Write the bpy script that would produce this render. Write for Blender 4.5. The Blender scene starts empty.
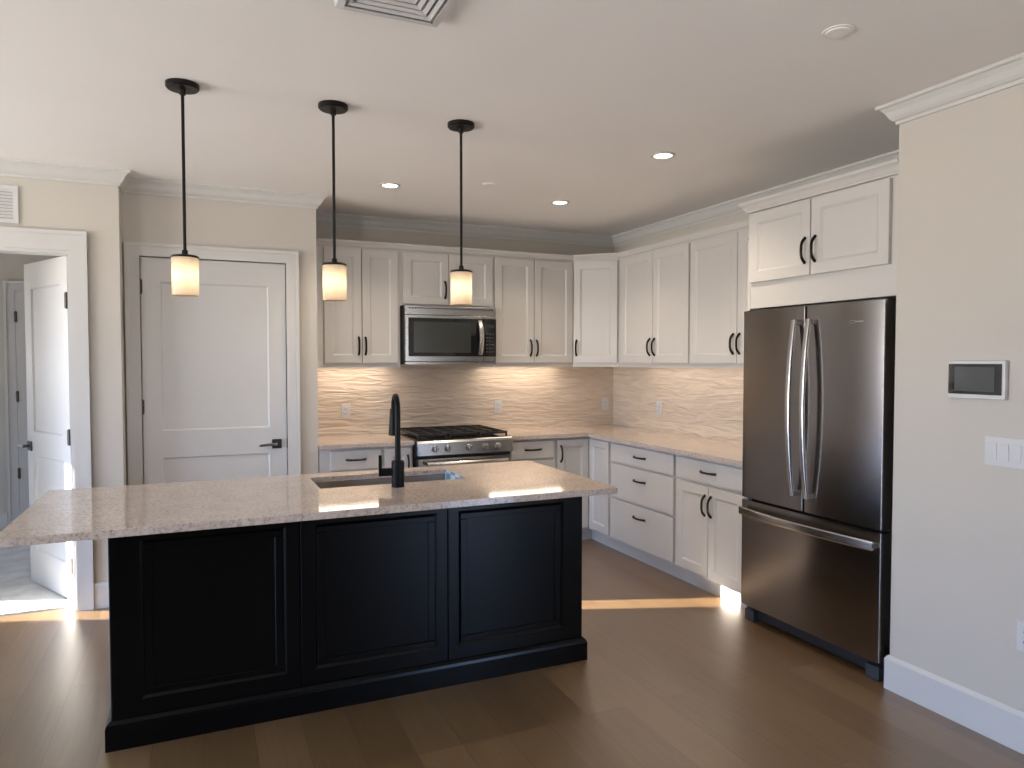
import bpy, bmesh, math, random
from mathutils import Vector, Matrix
PI = math.pi
S = bpy.context.scene
C = S.collection
random.seed(4)

# ------------------------------------------------------------------ camera
cam = bpy.data.cameras.new('camera'); cam_o = bpy.data.objects.new('camera', cam); C.objects.link(cam_o)
cam.sensor_fit = 'HORIZONTAL'; cam.sensor_width = 36.0; cam.lens = 711.03 / 1024 * 36
cam.clip_start = 0.05; cam.clip_end = 200
cam_o.location = (0, 0, 1.515)
cam_o.rotation_euler = (math.radians(90 - 1.921), 0, math.radians(-23.762))
S.camera = cam_o
# ------------------------------------------------------------------ exposure
S.view_settings.view_transform = 'Standard'; S.view_settings.look = 'None'
S.view_settings.exposure = 0.0; S.view_settings.gamma = 1.0; S.view_settings.use_curve_mapping = False
# ------------------------------------------------------------------ sky
SKY = 15.5
W = bpy.data.worlds.new('world'); S.world = W; W.use_nodes = True
nt = W.node_tree; nt.nodes.clear()
wo = nt.nodes.new('ShaderNodeOutputWorld'); bg = nt.nodes.new('ShaderNodeBackground')
tc = nt.nodes.new('ShaderNodeTexCoord'); sx = nt.nodes.new('ShaderNodeSeparateXYZ'); rp = nt.nodes.new('ShaderNodeValToRGB')
nt.links.new(tc.outputs['Generated'], sx.inputs[0]); nt.links.new(sx.outputs['Z'], rp.inputs[0])
rp.color_ramp.elements[0].position = 0.0; rp.color_ramp.elements[0].color = (.97, .93, .86, 1)
rp.color_ramp.elements[1].position = 0.06; rp.color_ramp.elements[1].color = (.38, .59, 1.0, 1)
nt.links.new(rp.outputs[0], bg.inputs[0]); bg.inputs[1].default_value = SKY; nt.links.new(bg.outputs[0], wo.inputs[0])

def lamp(name, kind, loc, energy, color=(1, 1, 1), parent=None, rot=(0, 0, 0), **kw):
    l = bpy.data.lights.new(name, kind); l.energy = energy; l.color = color
    for k, v in kw.items(): setattr(l, k, v)
    o = bpy.data.objects.new(name, l); C.objects.link(o); o.location = loc; o.rotation_euler = rot
    if parent: o.parent = parent
    return o
def portal(name, loc, rot, sx_, sy_):
    o = lamp(name, 'AREA', loc, 1.0, rot=rot, shape='RECTANGLE', size=sx_, size_y=sy_)
    o.data.cycles.is_portal = True
    return o
# low sun, far outside the narrow side window of the bedroom; it shines along SUN_DIR
SUN_DIR = Vector((.9385, -.345, -.205)).normalized()
SUN_AIM = Vector((-4.2, 6.255, 1.095))
sun = lamp('sun', 'SPOT', SUN_AIM - SUN_DIR * 60, 4300000, (1.0, .92, .80),
           spot_size=math.radians(1.09), spot_blend=0.02, shadow_soft_size=.12)
sun.rotation_euler = SUN_DIR.to_track_quat('-Z', 'Y').to_euler()

# ------------------------------------------------------------------ materials
def mat(name, col, rough=.5, metal=0., spec=.5, **kw):
    m = bpy.data.materials.new(name); m.use_nodes = True
    b = m.node_tree.nodes['Principled BSDF']
    b.inputs['Base Color'].default_value = (*col, 1); b.inputs['Roughness'].default_value = rough
    b.inputs['Metallic'].default_value = metal; b.inputs['Specular IOR Level'].default_value = spec
    for k, v in kw.items(): b.inputs[k].default_value = v
    return m
def nodes(m):
    t = m.node_tree
    return t, t.nodes['Principled BSDF'], (lambda k: t.nodes.new('ShaderNode' + k)), t.links.new
def speckle(m, scale, amt, bump=0, bscale=None):
    """faint procedural unevenness of a painted surface"""
    t, b, N, L = nodes(m)
    co = N('TexCoord'); n = N('TexNoise'); n.inputs['Scale'].default_value = scale; n.inputs['Detail'].default_value = 3
    L(co.outputs['Object'], n.inputs['Vector'])
    c = b.inputs['Base Color'].default_value
    r = N('ValToRGB'); r.color_ramp.elements[0].color = (c[0]*(1-amt), c[1]*(1-amt), c[2]*(1-amt), 1)
    r.color_ramp.elements[1].color = (min(1, c[0]*(1+amt)), min(1, c[1]*(1+amt)), min(1, c[2]*(1+amt)), 1)
    r.color_ramp.elements[0].position = .3; r.color_ramp.elements[1].position = .7
    L(n.outputs[0], r.inputs[0]); L(r.outputs[0], b.inputs['Base Color'])
    if bump:
        n2 = N('TexNoise'); n2.inputs['Scale'].default_value = bscale or 300; L(co.outputs['Object'], n2.inputs['Vector'])
        bp = N('Bump'); bp.inputs['Strength'].default_value = bump; bp.inputs['Distance'].default_value = .001
        L(n2.outputs[0], bp.inputs['Height']); L(bp.outputs[0], b.inputs['Normal'])
    return m
M = {}
M['wall'] = speckle(mat('wall_paint', (.585, .548, .495), .75, spec=.3), 2.0, .015, .15, 260)
M['ceil'] = speckle(mat('ceiling_paint', (.90, .88, .86), .85, spec=.2), 2.0, .01)
M['trim'] = speckle(mat('trim_paint', (.63, .62, .605), .42), 6, .01)
M['cab'] = speckle(mat('cabinet_paint', (.585, .565, .545), .38), 5, .012)
M['cabin'] = mat('cabinet_shadow_gap', (.50, .46, .42), .7)
M['black'] = speckle(mat('island_paint', (.0012, .0013, .0016), .25, spec=.21), 6, .05)
M['bronze'] = mat('dark_bronze', (.012, .010, .009), .38, .6)
M['mblack'] = mat('matte_black_metal', (.004, .004, .0045), .42, 0., .16)
M['iron'] = mat('cast_iron', (.012, .011, .011), .55)
M['bglass'] = mat('black_glass', (.008, .008, .009), .06, spec=.6)
M['rubber'] = mat('black_plastic', (.015, .015, .017), .5)
M['nickel'] = mat('brushed_nickel', (.42, .39, .36), .3, 1.)
M['nickeld'] = mat('dark_nickel', (.10, .09, .085), .35, 1.)
M['plastic'] = mat('white_plastic', (.64, .64, .64), .35)
M['plasticg'] = mat('grey_plastic', (.40, .39, .38), .45)
M['foot'] = mat('dark_grey_plastic', (.045, .048, .055), .4)
M['closet'] = mat('closet_dark', (.25, .23, .21), .9)
def steel(name, col, rough, an=.75, axis='Z', rot=.0):
    m = mat(name, col, rough, 1.)
    t, b, N, L = nodes(m)
    b.inputs['Anisotropic'].default_value = an; b.inputs['Anisotropic Rotation'].default_value = .25
    tg = N('Tangent'); tg.direction_type = 'RADIAL'; tg.axis = axis; L(tg.outputs[0], b.inputs['Tangent'])
    co = N('TexCoord'); mp = N('Mapping'); mp.inputs['Scale'].default_value = (2, 2, 60)
    n = N('TexNoise'); n.inputs['Scale'].default_value = 1.0; n.inputs['Detail'].default_value = 4
    L(co.outputs['Object'], mp.inputs[0]); L(mp.outputs[0], n.inputs['Vector'])
    mr = N('MapRange'); mr.inputs[3].default_value = rough*.96; mr.inputs[4].default_value = rough*1.04
    L(n.outputs[0], mr.inputs[0]); L(mr.outputs[0], b.inputs['Roughness'])
    return m
M['steel'] = steel('stainless_steel', (.27, .25, .238), .21, .85)
M['steelb'] = steel('bright_stainless', (.60, .58, .56), .24, .4)
M['steelm'] = steel('medium_stainless', (.40, .395, .39), .24, .5)
M['sinksteel'] = mat('sink_steel', (.50, .46, .42), .32, 1.)

def wood_floor():
    m = mat('oak_planks', (.3, .2, .1), .36, spec=.6, **{'Coat Weight': 1.0, 'Coat Roughness': .37, 'Coat IOR': 1.57}); t, b, N, L = nodes(m)
    co = N('TexCoord'); mp = N('Mapping'); mp.inputs['Rotation'].default_value = (0, 0, PI/2)
    L(co.outputs['Object'], mp.inputs[0])
    br = N('TexBrick'); br.inputs['Scale'].default_value = 1; br.inputs['Brick Width'].default_value = 1.9
    br.inputs['Row Height'].default_value = .187; br.inputs['Mortar Size'].default_value = .0016; br.inputs['Mortar Smooth'].default_value = .3
    br.offset = .37; br.offset_frequency = 2; br.inputs['Bias'].default_value = 0
    br.inputs['Color1'].default_value = (0, 0, 0, 1); br.inputs['Color2'].default_value = (1, 1, 1, 1); br.inputs['Mortar'].default_value = (.5, .5, .5, 1)
    L(mp.outputs[0], br.inputs['Vector'])
    tone = N('ValToRGB'); e = tone.color_ramp.elements
    e[0].color = (.142, .081, .032, 1); e[1].color = (.202, .121, .055, 1)
    L(br.outputs['Color'], tone.inputs[0])
    gm = N('Mapping'); gm.inputs['Scale'].default_value = (22, 1.3, 1); L(co.outputs['Object'], gm.inputs[0])
    add = N('VectorMath'); add.operation = 'ADD'; L(gm.outputs[0], add.inputs[0]); L(br.outputs['Color'], add.inputs[1])
    gn = N('TexNoise'); gn.inputs['Scale'].default_value = 2.2; gn.inputs['Detail'].default_value = 6; gn.inputs['Distortion'].default_value = .6
    L(add.outputs[0], gn.inputs['Vector'])
    gr = N('ValToRGB'); gr.color_ramp.elements[0].position = .3; gr.color_ramp.elements[1].position = .72
    gr.color_ramp.elements[0].color = (.80, .78, .76, 1); gr.color_ramp.elements[1].color = (1.1, 1.1, 1.1, 1)
    L(gn.outputs[0], gr.inputs[0])
    mx = N('Mix'); mx.data_type = 'RGBA'; mx.blend_type = 'MULTIPLY'; mx.inputs['Factor'].default_value = .8
    L(tone.outputs[0], mx.inputs['A']); L(gr.outputs[0], mx.inputs['B'])
    m2 = N('Mix'); m2.data_type = 'RGBA'; m2.blend_type = 'MIX'; L(br.outputs['Fac'], m2.inputs['Factor'])
    L(mx.outputs['Result'], m2.inputs['A']); m2.inputs['B'].default_value = (.07, .04, .02, 1)
    L(m2.outputs['Result'], b.inputs['Base Color'])
    bp = N('Bump'); bp.inputs['Strength'].default_value = .25; bp.inputs['Distance'].default_value = .002; bp.invert = True
    L(br.outputs['Fac'], bp.inputs['Height'])
    bp2 = N('Bump'); bp2.inputs['Strength'].default_value = .10; bp2.inputs['Distance'].default_value = .002
    L(gn.outputs[0], bp2.inputs['Height']); L(bp.outputs[0], bp2.inputs['Normal']); L(bp2.outputs[0], b.inputs['Normal']); L(bp2.outputs[0], b.inputs['Coat Normal'])
    return m
M['floor'] = wood_floor()
def quartz():
    m = mat('speckled_quartz', (.6, .5, .45), .07, spec=.55); t, b, N, L = nodes(m)
    co = N('TexCoord')
    n1 = N('TexNoise'); n1.inputs['Scale'].default_value = 70; n1.inputs['Detail'].default_value = 5; n1.inputs['Roughness'].default_value = .7
    L(co.outputs['Object'], n1.inputs['Vector'])
    r = N('ValToRGB'); e = r.color_ramp.elements
    e[0].position = .33; e[0].color = (.30, .235, .195, 1); e[1].position = .64; e[1].color = (.64, .545, .48, 1)
    x = e.new(.46); x.color = (.53, .44, .38, 1)
    L(n1.outputs[0], r.inputs[0])
    n2 = N('TexNoise'); n2.inputs['Scale'].default_value = 9; n2.inputs['Detail'].default_value = 3
    L(co.outputs['Object'], n2.inputs['Vector'])
    mx = N('Mix'); mx.data_type = 'RGBA'; mx.blend_type = 'SOFT_LIGHT'; mx.inputs['Factor'].default_value = .35
    L(r.outputs[0], mx.inputs['A']); L(n2.outputs[0], mx.inputs['B']); L(mx.outputs['Result'], b.inputs['Base Color'])
    return m
M['quartz'] = quartz()
def wave_tile():
    m = mat('rippled_glossy_tile', (.62, .52, .41), .16, spec=.5); t, b, N, L = nodes(m)
    co = N('TexCoord'); mp = N('Mapping'); mp.inputs['Scale'].default_value = (4.2, 4.2, 30)
    L(co.outputs['Object'], mp.inputs[0])
    n = N('TexNoise'); n.inputs['Scale'].default_value = 1.; n.inputs['Detail'].default_value = 1.5; n.inputs['Distortion'].default_value = .9
    L(mp.outputs[0], n.inputs['Vector'])
    bp = N('Bump'); bp.inputs['Strength'].default_value = 1.0; bp.inputs['Distance'].default_value = .016
    L(n.outputs[0], bp.inputs['Height']); L(bp.outputs[0], b.inputs['Normal'])
    r = N('ValToRGB'); e = r.color_ramp.elements
    e[0].position = .3; e[0].color = (.62, .52, .415, 1); e[1].position = .7; e[1].color = (.72, .62, .51, 1)
    L(n.outputs[0], r.inputs[0]); L(r.outputs[0], b.inputs['Base Color'])
    return m
M['tile'] = wave_tile()
def carpet():
    m = mat('grey_carpet', (.42, .41, .39), .95, spec=.1); t, b, N, L = nodes(m)
    co = N('TexCoord'); n = N('TexNoise'); n.inputs['Scale'].default_value = 160; n.inputs['Detail'].default_value = 4
    n3 = N('TexNoise'); n3.inputs['Scale'].default_value = 7; n3.inputs['Detail'].default_value = 3
    L(co.outputs['Object'], n.inputs['Vector']); L(co.outputs['Object'], n3.inputs['Vector'])
    ad = N('Math'); ad.operation = 'MULTIPLY_ADD'; ad.inputs[1].default_value = .6; L(n3.outputs[0], ad.inputs[0])
    sc = N('Math'); sc.operation = 'MULTIPLY'; sc.inputs[1].default_value = .4; L(n.outputs[0], sc.inputs[0]); L(sc.outputs[0], ad.inputs[2])
    r = N('ValToRGB'); r.color_ramp.elements[0].position = .3; r.color_ramp.elements[1].position = .7
    r.color_ramp.elements[0].color = (.52, .52, .51, 1); r.color_ramp.elements[1].color = (.82, .82, .80, 1)
    L(ad.outputs[0], r.inputs[0]); L(r.outputs[0], b.inputs['Base Color'])
    bp = N('Bump'); bp.inputs['Strength'].default_value = .8; bp.inputs['Distance'].default_value = .006
    L(n.outputs[0], bp.inputs['Height']); L(bp.outputs[0], b.inputs['Normal'])
    return m
M['carpet'] = carpet()
def emis(name, col, s):
    m = bpy.data.materials.new(name); m.use_nodes = True; t = m.node_tree; t.nodes.clear()
    o = t.nodes.new('ShaderNodeOutputMaterial'); e = t.nodes.new('ShaderNodeEmission')
    e.inputs[0].default_value = (*col, 1); e.inputs[1].default_value = s; t.links.new(e.outputs[0], o.inputs[0])
    return m
M['led'] = emis('led_lens', (1.0, .82, .66), 17)
M['led2'] = emis('led_lens_dim', (1.0, .82, .66), 6)
M['down'] = emis('downlight_lens', (1.0, .93, .82), 9.0)
def shade_glass():
    m = bpy.data.materials.new('frosted_amber_glass'); m.use_nodes = True; t = m.node_tree; t.nodes.clear()
    o = t.nodes.new('ShaderNodeOutputMaterial'); tr = t.nodes.new('ShaderNodeBsdfTranslucent'); d = t.nodes.new('ShaderNodeBsdfPrincipled')
    tr.inputs[0].default_value = (.98, .86, .66, 1); d.inputs['Base Color'].default_value = (.85, .78, .66, 1); d.inputs['Roughness'].default_value = .25
    n = t.nodes.new('ShaderNodeTexNoise'); n.inputs['Scale'].default_value = 14; co = t.nodes.new('ShaderNodeTexCoord')
    t.links.new(co.outputs['Object'], n.inputs['Vector'])
    r = t.nodes.new('ShaderNodeValToRGB'); r.color_ramp.elements[0].color = (.97, .87, .74, 1); r.color_ramp.elements[1].color = (1, .93, .83, 1)
    t.links.new(n.outputs[0], r.inputs[0]); t.links.new(r.outputs[0], tr.inputs[0])
    mx = t.nodes.new('ShaderNodeMixShader'); mx.inputs[0].default_value = .25
    t.links.new(tr.outputs[0], mx.inputs[1]); t.links.new(d.outputs[0], mx.inputs[2]); t.links.new(mx.outputs[0], o.inputs[0])
    return m
M['shade'] = shade_glass()
M['bulb'] = emis('bulb_glow', (1.0, .86, .68), 10)

# ------------------------------------------------------------------ mesh helpers
def add_box(bm, a, b, bev=0, seg=2):
    x0, y0, z0 = [min(p, q) for p, q in zip(a, b)]; x1, y1, z1 = [max(p, q) for p, q in zip(a, b)]
    vs = [bm.verts.new(p) for p in ((x0,y0,z0),(x1,y0,z0),(x1,y1,z0),(x0,y1,z0),(x0,y0,z1),(x1,y0,z1),(x1,y1,z1),(x0,y1,z1))]
    fs = [bm.faces.new([vs[i] for i in f]) for f in ((3,2,1,0),(4,5,6,7),(0,1,5,4),(1,2,6,5),(2,3,7,6),(3,0,4,7))]
    if bev:
        ed = list({e for f in fs for e in f.edges})
        bmesh.ops.bevel(bm, geom=ed, offset=bev, segments=seg, affect='EDGES', profile=.5)
    return bm
def add_prism(bm, poly, z0, z1, bev=0):
    n = len(poly)
    lo = [bm.verts.new((x, y, z0)) for x, y in poly]; hi = [bm.verts.new((x, y, z1)) for x, y in poly]
    fs = [bm.faces.new(lo[::-1]), bm.faces.new(hi)]
    for i in range(n): fs.append(bm.faces.new((lo[i], lo[(i+1) % n], hi[(i+1) % n], hi[i])))
    if bev:
        bmesh.ops.bevel(bm, geom=list({e for f in fs[:2] for e in f.edges}), offset=bev, segments=2, affect='EDGES', profile=.5)
    return bm
def add_lathe(bm, prof, loc=(0, 0, 0), seg=32, axis='z'):
    rings = []
    for r, h in prof:
        ring = []
        for i in range(seg):
            a = 2*PI*i/seg
            p = (r*math.cos(a), r*math.sin(a), h) if axis == 'z' else ((r*math.cos(a), h, r*math.sin(a)) if axis == 'y' else (h, r*math.cos(a), r*math.sin(a)))
            ring.append(bm.verts.new((p[0]+loc[0], p[1]+loc[1], p[2]+loc[2])))
        rings.append(ring)
    for a, b in zip(rings, rings[1:]):
        for i in range(seg): bm.faces.new((a[i], a[(i+1) % seg], b[(i+1) % seg], b[i]))
    if prof[0][0] > 1e-5: bm.faces.new(rings[0][::-1])
    if prof[-1][0] > 1e-5: bm.faces.new(rings[-1])
    return bm
def add_tube(bm, pts, r, seg=10, flat=None):
    """round (or flattened: flat=(ra, rb, up)) tube along points"""
    pts = [Vector(p) for p in pts]; rings = []
    n = len(pts)
    rs = r if isinstance(r, (list, tuple)) else [r]*n
    up0 = None
    for i, p in enumerate(pts):
        t = (pts[min(i+1, n-1)] - pts[max(i-1, 0)]).normalized()
        if flat: u = Vector(flat[2]); u = (u - t*u.dot(t)).normalized()
        else:
            if up0 is None: up0 = Vector((0, 0, 1)) if abs(t.z) < .9 else Vector((1, 0, 0))
            u = (up0 - t*up0.dot(t)).normalized(); up0 = u
        v = t.cross(u)
        ra, rb = (flat[0], flat[1]) if flat else (rs[i], rs[i])
        ring = []
        for k in range(seg):
            a = 2*PI*k/seg; ca, sa = math.cos(a), math.sin(a)
            if flat:  # superellipse: soft rectangle
                ca = math.copysign(abs(ca)**.5, ca); sa = math.copysign(abs(sa)**.5, sa)
            ring.append(bm.verts.new(p + u*ra*ca + v*rb*sa))
        rings.append(ring)
    for a, b in zip(rings, rings[1:]):
        for i in range(seg): bm.faces.new((a[i], a[(i+1) % seg], b[(i+1) % seg], b[i]))
    bm.faces.new(rings[0][::-1]); bm.faces.new(rings[-1])
    return bm
def add_sweep(bm, path, prof):
    """moulding: profile of (offset to the room, z) along a plan path; the room lies to the RIGHT of the path; mitred corners"""
    P = [Vector((x, y, 0)) for x, y in path]; n = len(P); rings = []
    for i, p in enumerate(P):
        d0 = (P[i]-P[i-1]).normalized() if i else None
        d1 = (P[i+1]-P[i]).normalized() if i < n-1 else None
        nr = lambda d: Vector((d.y, -d.x, 0))
        if d0 is None: m = nr(d1)
        elif d1 is None: m = nr(d0)
        else:
            m = nr(d0)+nr(d1); m = m / (1+nr(d0).dot(nr(d1)))
        rings.append([bm.verts.new((p.x+m.x*o, p.y+m.y*o, z)) for o, z in prof])
    k = len(prof)
    for a, b in zip(rings, rings[1:]):
        for i in range(k): bm.faces.new((a[i], a[(i+1) % k], b[(i+1) % k], b[i]))
    bm.faces.new(rings[0]); bm.faces.new(rings[-1][::-1])
    return bm
def add_panel(bm, x0, x1, z0, z1, yf, t, stile=.057, bev=.013, rec=.009, rail=None, ch=.002, panels=None):
    """framed door: front plane y = yf (facing -y), thickness t, recessed panels (list of x0,x1,z0,z1)"""
    rail = rail or stile
    panels = panels or [(x0+stile, x1-stile, z0+rail, z1-rail)]
    xs = sorted({x0+ch, x1-ch, *[p[0] for p in panels], *[p[1] for p in panels]})
    zs = sorted({z0+ch, z1-ch, *[p[2] for p in panels], *[p[3] for p in panels]})
    V = {}
    def v(x, y, z):
        k = (round(x, 5), round(y, 5), round(z, 5))
        if k not in V: V[k] = bm.verts.new((x, y, z))
        return V[k]
    def q(*c): bm.faces.new([v(*p) for p in c])
    for xa, xb in zip(xs, xs[1:]):
        for za, zb in zip(zs, zs[1:]):
            cx, cz = (xa+xb)/2, (za+zb)/2
            if any(p[0] < cx < p[1] and p[2] < cz < p[3] for p in panels): continue
            q((xa,yf,za),(xb,yf,za),(xb,yf,zb),(xa,yf,zb))
    for a, b, c, d in panels:
        o = [(a,c),(b,c),(b,d),(a,d)]; i = [(a+bev,c+bev),(b-bev,c+bev),(b-bev,d-bev),(a+bev,d-bev)]
        # split outer edges at grid lines so that the mesh stays closed
        for k in range(4):
            (xa, za), (xb, zb) = o[k], o[(k+1) % 4]; (xc, zc), (xd, zd) = i[(k+1) % 4], i[k]
            if za == zb: mid = [x for x in xs if min(xa, xb) < x < max(xa, xb)]; mid = [(x, za) for x in (mid if xb > xa else mid[::-1])]
            else: mid = [z for z in zs if min(za, zb) < z < max(za, zb)]; mid = [(xa, z) for z in (mid if zb > za else mid[::-1])]
            loop = [(xa, yf, za)] + [(mx_, yf, mz) for mx_, mz in mid] + [(xb, yf, zb), (xc, yf+rec, zc), (xd, yf+rec, zd)]
            bm.faces.new([v(*p) for p in loop])
        q(*[(x, yf+rec, z) for x, z in i])
    # chamfer, sides, back
    per = [(x, z0+ch) for x in xs] + [(x1-ch, z) for z in zs[1:]] + [(x, z1-ch) for x in xs[::-1][1:]] + [(x0+ch, z) for z in zs[::-1][1:-1]]
    corners = [((x0+ch,z0+ch),(x0,z0)),((x1-ch,z0+ch),(x1,z0)),((x1-ch,z1-ch),(x1,z1)),((x0+ch,z1-ch),(x0,z1))]
    for k in range(4):
        (pa, qa), (pb, qb) = corners[k], corners[(k+1) % 4]
        ia, ib = per.index(pa), per.index(pb)
        seq = per[ia:ib+1] if ib > ia else per[ia:] + per[:ib+1]
        bm.faces.new([v(x, yf, z) for x, z in seq] + [v(qb[0], yf+ch, qb[1]), v(qa[0], yf+ch, qa[1])])
        q((qa[0],yf+ch,qa[1]),(qb[0],yf+ch,qb[1]),(qb[0],yf+t,qb[1]),(qa[0],yf+t,qa[1]))
    q((x0,yf+t,z0),(x1,yf+t,z0),(x1,yf+t,z1),(x0,yf+t,z1))
    return bm
def arc_pull(L=.132, out=.029, r=.0072, vertical=True, n=12):
    bm = bmesh.new(); pts = []
    for i in range(n+1):
        s = -1+2*i/n
        y = -out*(1-abs(s)**3.2)
        pts.append((0, y, s*L/2) if vertical else (s*L/2, y, 0))
    add_tube(bm, pts, [.0085 if i in (0, n) else (r if 2 < i < n-2 else r*1.1) for i in range(n+1)], 10)
    return bm

def obj(name, bm, m, parent=None, loc=None, smooth=False, kind=None, rot=None):
    bmesh.ops.remove_doubles(bm, verts=bm.verts, dist=1e-6)
    bmesh.ops.recalc_face_normals(bm, faces=bm.faces)
    me = bpy.data.meshes.new(name); bm.to_mesh(me); bm.free()
    for mm in (m if isinstance(m, (list, tuple)) else [m]): me.materials.append(mm if not isinstance(mm, str) else M[mm])
    if smooth:
        me.polygons.foreach_set('use_smooth', [True]*len(me.polygons))
        try: me.set_sharp_from_angle(angle=math.radians(35))
        except Exception: pass
    o = bpy.data.objects.new(name, me); C.objects.link(o)
    if smooth and name != 'shade':
        wm = o.modifiers.new('weighted_normal', 'WEIGHTED_NORMAL'); wm.weight = 100; wm.keep_sharp = True
    if parent: o.parent = parent
    if loc: o.location = loc
    if rot: o.rotation_euler = rot
    if kind: o['kind'] = kind
    return o
def new(): return bmesh.new()
def box(name, a, b, m, parent=None, bev=0, kind=None, loc=None, smooth=False):
    return obj(name, add_box(new(), a, b, bev), m, parent, loc, smooth or bev > 0, kind)
def struct(name, boxes, m, bev=0):
    bm = new()
    for a, b in boxes: add_box(bm, a, b, bev)
    return obj(name, bm, m, kind='structure')
def tag(o, label, cat, group=None):
    o['label'] = label; o['category'] = cat
    if group: o['group'] = group
    return o
def thing(name, label, cat, loc=(0, 0, 0), rz=0, group=None):
    o = bpy.data.objects.new(name, None); C.objects.link(o); o.empty_display_size = .1
    o.location = loc; o.rotation_euler = (0, 0, rz)
    return tag(o, label, cat, group)
def dup(root, loc, label, rz=None):
    r = root.copy(); C.objects.link(r); r.location = loc; r['label'] = label
    if rz is not None: r.rotation_euler = (0, 0, rz)
    for ch in list(root.children):
        c = ch.copy(); C.objects.link(c); c.parent = r
        for g in list(ch.children):
            d = g.copy(); C.objects.link(d); d.parent = c
    return r

# ------------------------------------------------------------------ room layout (metres)
H = 2.661            # ceiling
BY, RX = 5.743, 3.574  # kitchen back wall, kitchen right wall
WX, WY = 2.897, 2.258  # front right wall plane and its end
EY, EX = 4.958, -.434  # wall with the bedroom doorway, its right corner
DY, DX = 5.143, .766   # wall with the closed door, its right corner
ZC = .916            # worktops
ZU, ZT = 1.459, 2.413  # wall cabinets
# --- floor, ceiling, walls
struct('floor', [((-4.8, -4.2, -.12), (6.4, 5.95, 0))], M['floor'])
struct('floor_bedroom', [((-4.3, 5.035, 0.0), (-.555, 7.5, .010))], M['carpet'])
struct('ground', [((-4.4, 5.95, -.12), (-.4, 7.7, 0))], M['closet'])
struct('ceiling', [((-4.8, -4.2, H), (6.4, 7.7, H+.12))], M['ceil'])
struct('wall_back', [((DX, BY, 0), (3.70, BY+.12, H))], M['wall'])
struct('wall_right', [((RX, WY, 0), (3.70, BY, H))], M['wall'])
WE = -.80
struct('wall_front_right', [((WX, WE, 0), (3.70, WY, H))], M['wall'])
OX0, OX1, OZ = -1.56, -.690, 2.165   # bedroom doorway
struct('wall_doorway', [((-4.7, EY, 0), (OX0, EY+.12, H)), ((OX1, EY, 0), (EX, EY+.12, H)), ((OX0, EY, OZ), (OX1, EY+.12, H)),
                        ((-.55, EY+.12, 0), (EX, 5.30, H))], M['wall'])
PX0, PX1, PZ = -.340, .559, 2.182    # closed door opening
struct('wall_pantry', [((EX, DY, 0), (PX0, DY+.06, H)), ((PX1, DY, 0), (DX, DY+.06, H)), ((PX0, DY, PZ), (PX1, DY+.06, H)),
                       ((EX, DY+.06, 0), (DX, DY+.12, H)), ((DX-.12, DY+.12, 0), (DX, BY+.12, H))], M['wall'])
struct('wall_bedroom_right', [((-.55, 5.30, 0), (EX, 7.6, H))], M['wall'])
FX0 = -1.47                           # far bedroom door
struct('wall_bedroom_far', [((-4.3, 7.5, 0), (-.55, 7.62, H))], M['wall'])
# bedroom side wall with a narrow window (lets the low sun in) and a wide one
NW = (6.085, 6.43, .58, 1.60); WW = (6.98, 7.45, 1.0, 2.1)
x0, x1 = -4.24, -4.20
struct('wall_bedroom_left', [((x0, EY+.12, 0), (x1, NW[0], H)), ((x0, NW[0], 0), (x1, NW[1], NW[2])), ((x0, NW[0], NW[3]), (x1, NW[1], H)),
        ((x0, NW[1], 0), (x1, WW[0], H)), ((x0, WW[0], 0), (x1, WW[1], WW[2])), ((x0, WW[0], WW[3]), (x1, WW[1], H)), ((x0, WW[1], 0), (x1, 7.5, H))], M['wall'])
portal('portal_bedroom', (-4.26, sum(WW[:2])/2, sum(WW[2:])/2), (0, -PI/2, 0), WW[3]-WW[2], WW[1]-WW[0])
portal('portal_bedroom_side', (-4.26, sum(NW[:2])/2, sum(NW[2:])/2), (0, -PI/2, 0), NW[3]-NW[2], NW[1]-NW[0])
# living side: left wall and rear wall with windows
LW = [(-2.6, -.9, .15, 2.25), (1.90, 4.30, .08, 2.30)]
RW = [(3.15, 5.95, .10, 2.35)]
M['rear_dark'] = speckle(mat('unseen_wall_darkener', (.035, .036, .040), .8, spec=.1), 3, .03)  # made-up dark colour: unseen rear wall, cuts bounce and keeps island reflections black
def holes(lo, hi, ws, mk):
    out = []; c = lo
    for a, b, z0, z1 in ws:
        out += [mk(c, a, 0, H), mk(a, b, 0, z0), mk(a, b, z1, H)]; c = b
    return out + [mk(c, hi, 0, H)]
struct('wall_left', holes(-4.1, EY, LW, lambda a, b, z0, z1: ((-4.7, a, z0), (-4.6, b, z1))), M['wall'])
struct('wall_rear', holes(-4.6, 6.2, RW, lambda a, b, z0, z1: ((a, -4.1, z0), (b, -4.0, z1))), M['rear_dark'])
struct('wall_far_right', [((6.2, -4.1, 0), (6.3, WE, H)), ((3.70, WE, 0), (6.3, WE+.12, H))], M['wall'])
wn = 1
for a, b, z0, z1 in LW:
    bm = new(); X0, X1 = -4.685, -4.615
    for p, q in (((X0,a,z0),(X1,a+.06,z1)), ((X0,b-.06,z0),(X1,b,z1)), ((X0,a+.06,z0),(X1,b-.06,z0+.07)), ((X0,a+.06,z1-.06),(X1,b-.06,z1)), ((X0,(a+b)/2-.035,z0+.07),(X1,(a+b)/2+.035,z1-.06))): add_box(bm, p, q)
    obj('window_%d' % wn, bm, 'trim', kind='structure'); wn += 1
    portal('portal_left', (-4.72, (a+b)/2, (z0+z1)/2), (0, -PI/2, 0), z1-z0, b-a)
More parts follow.
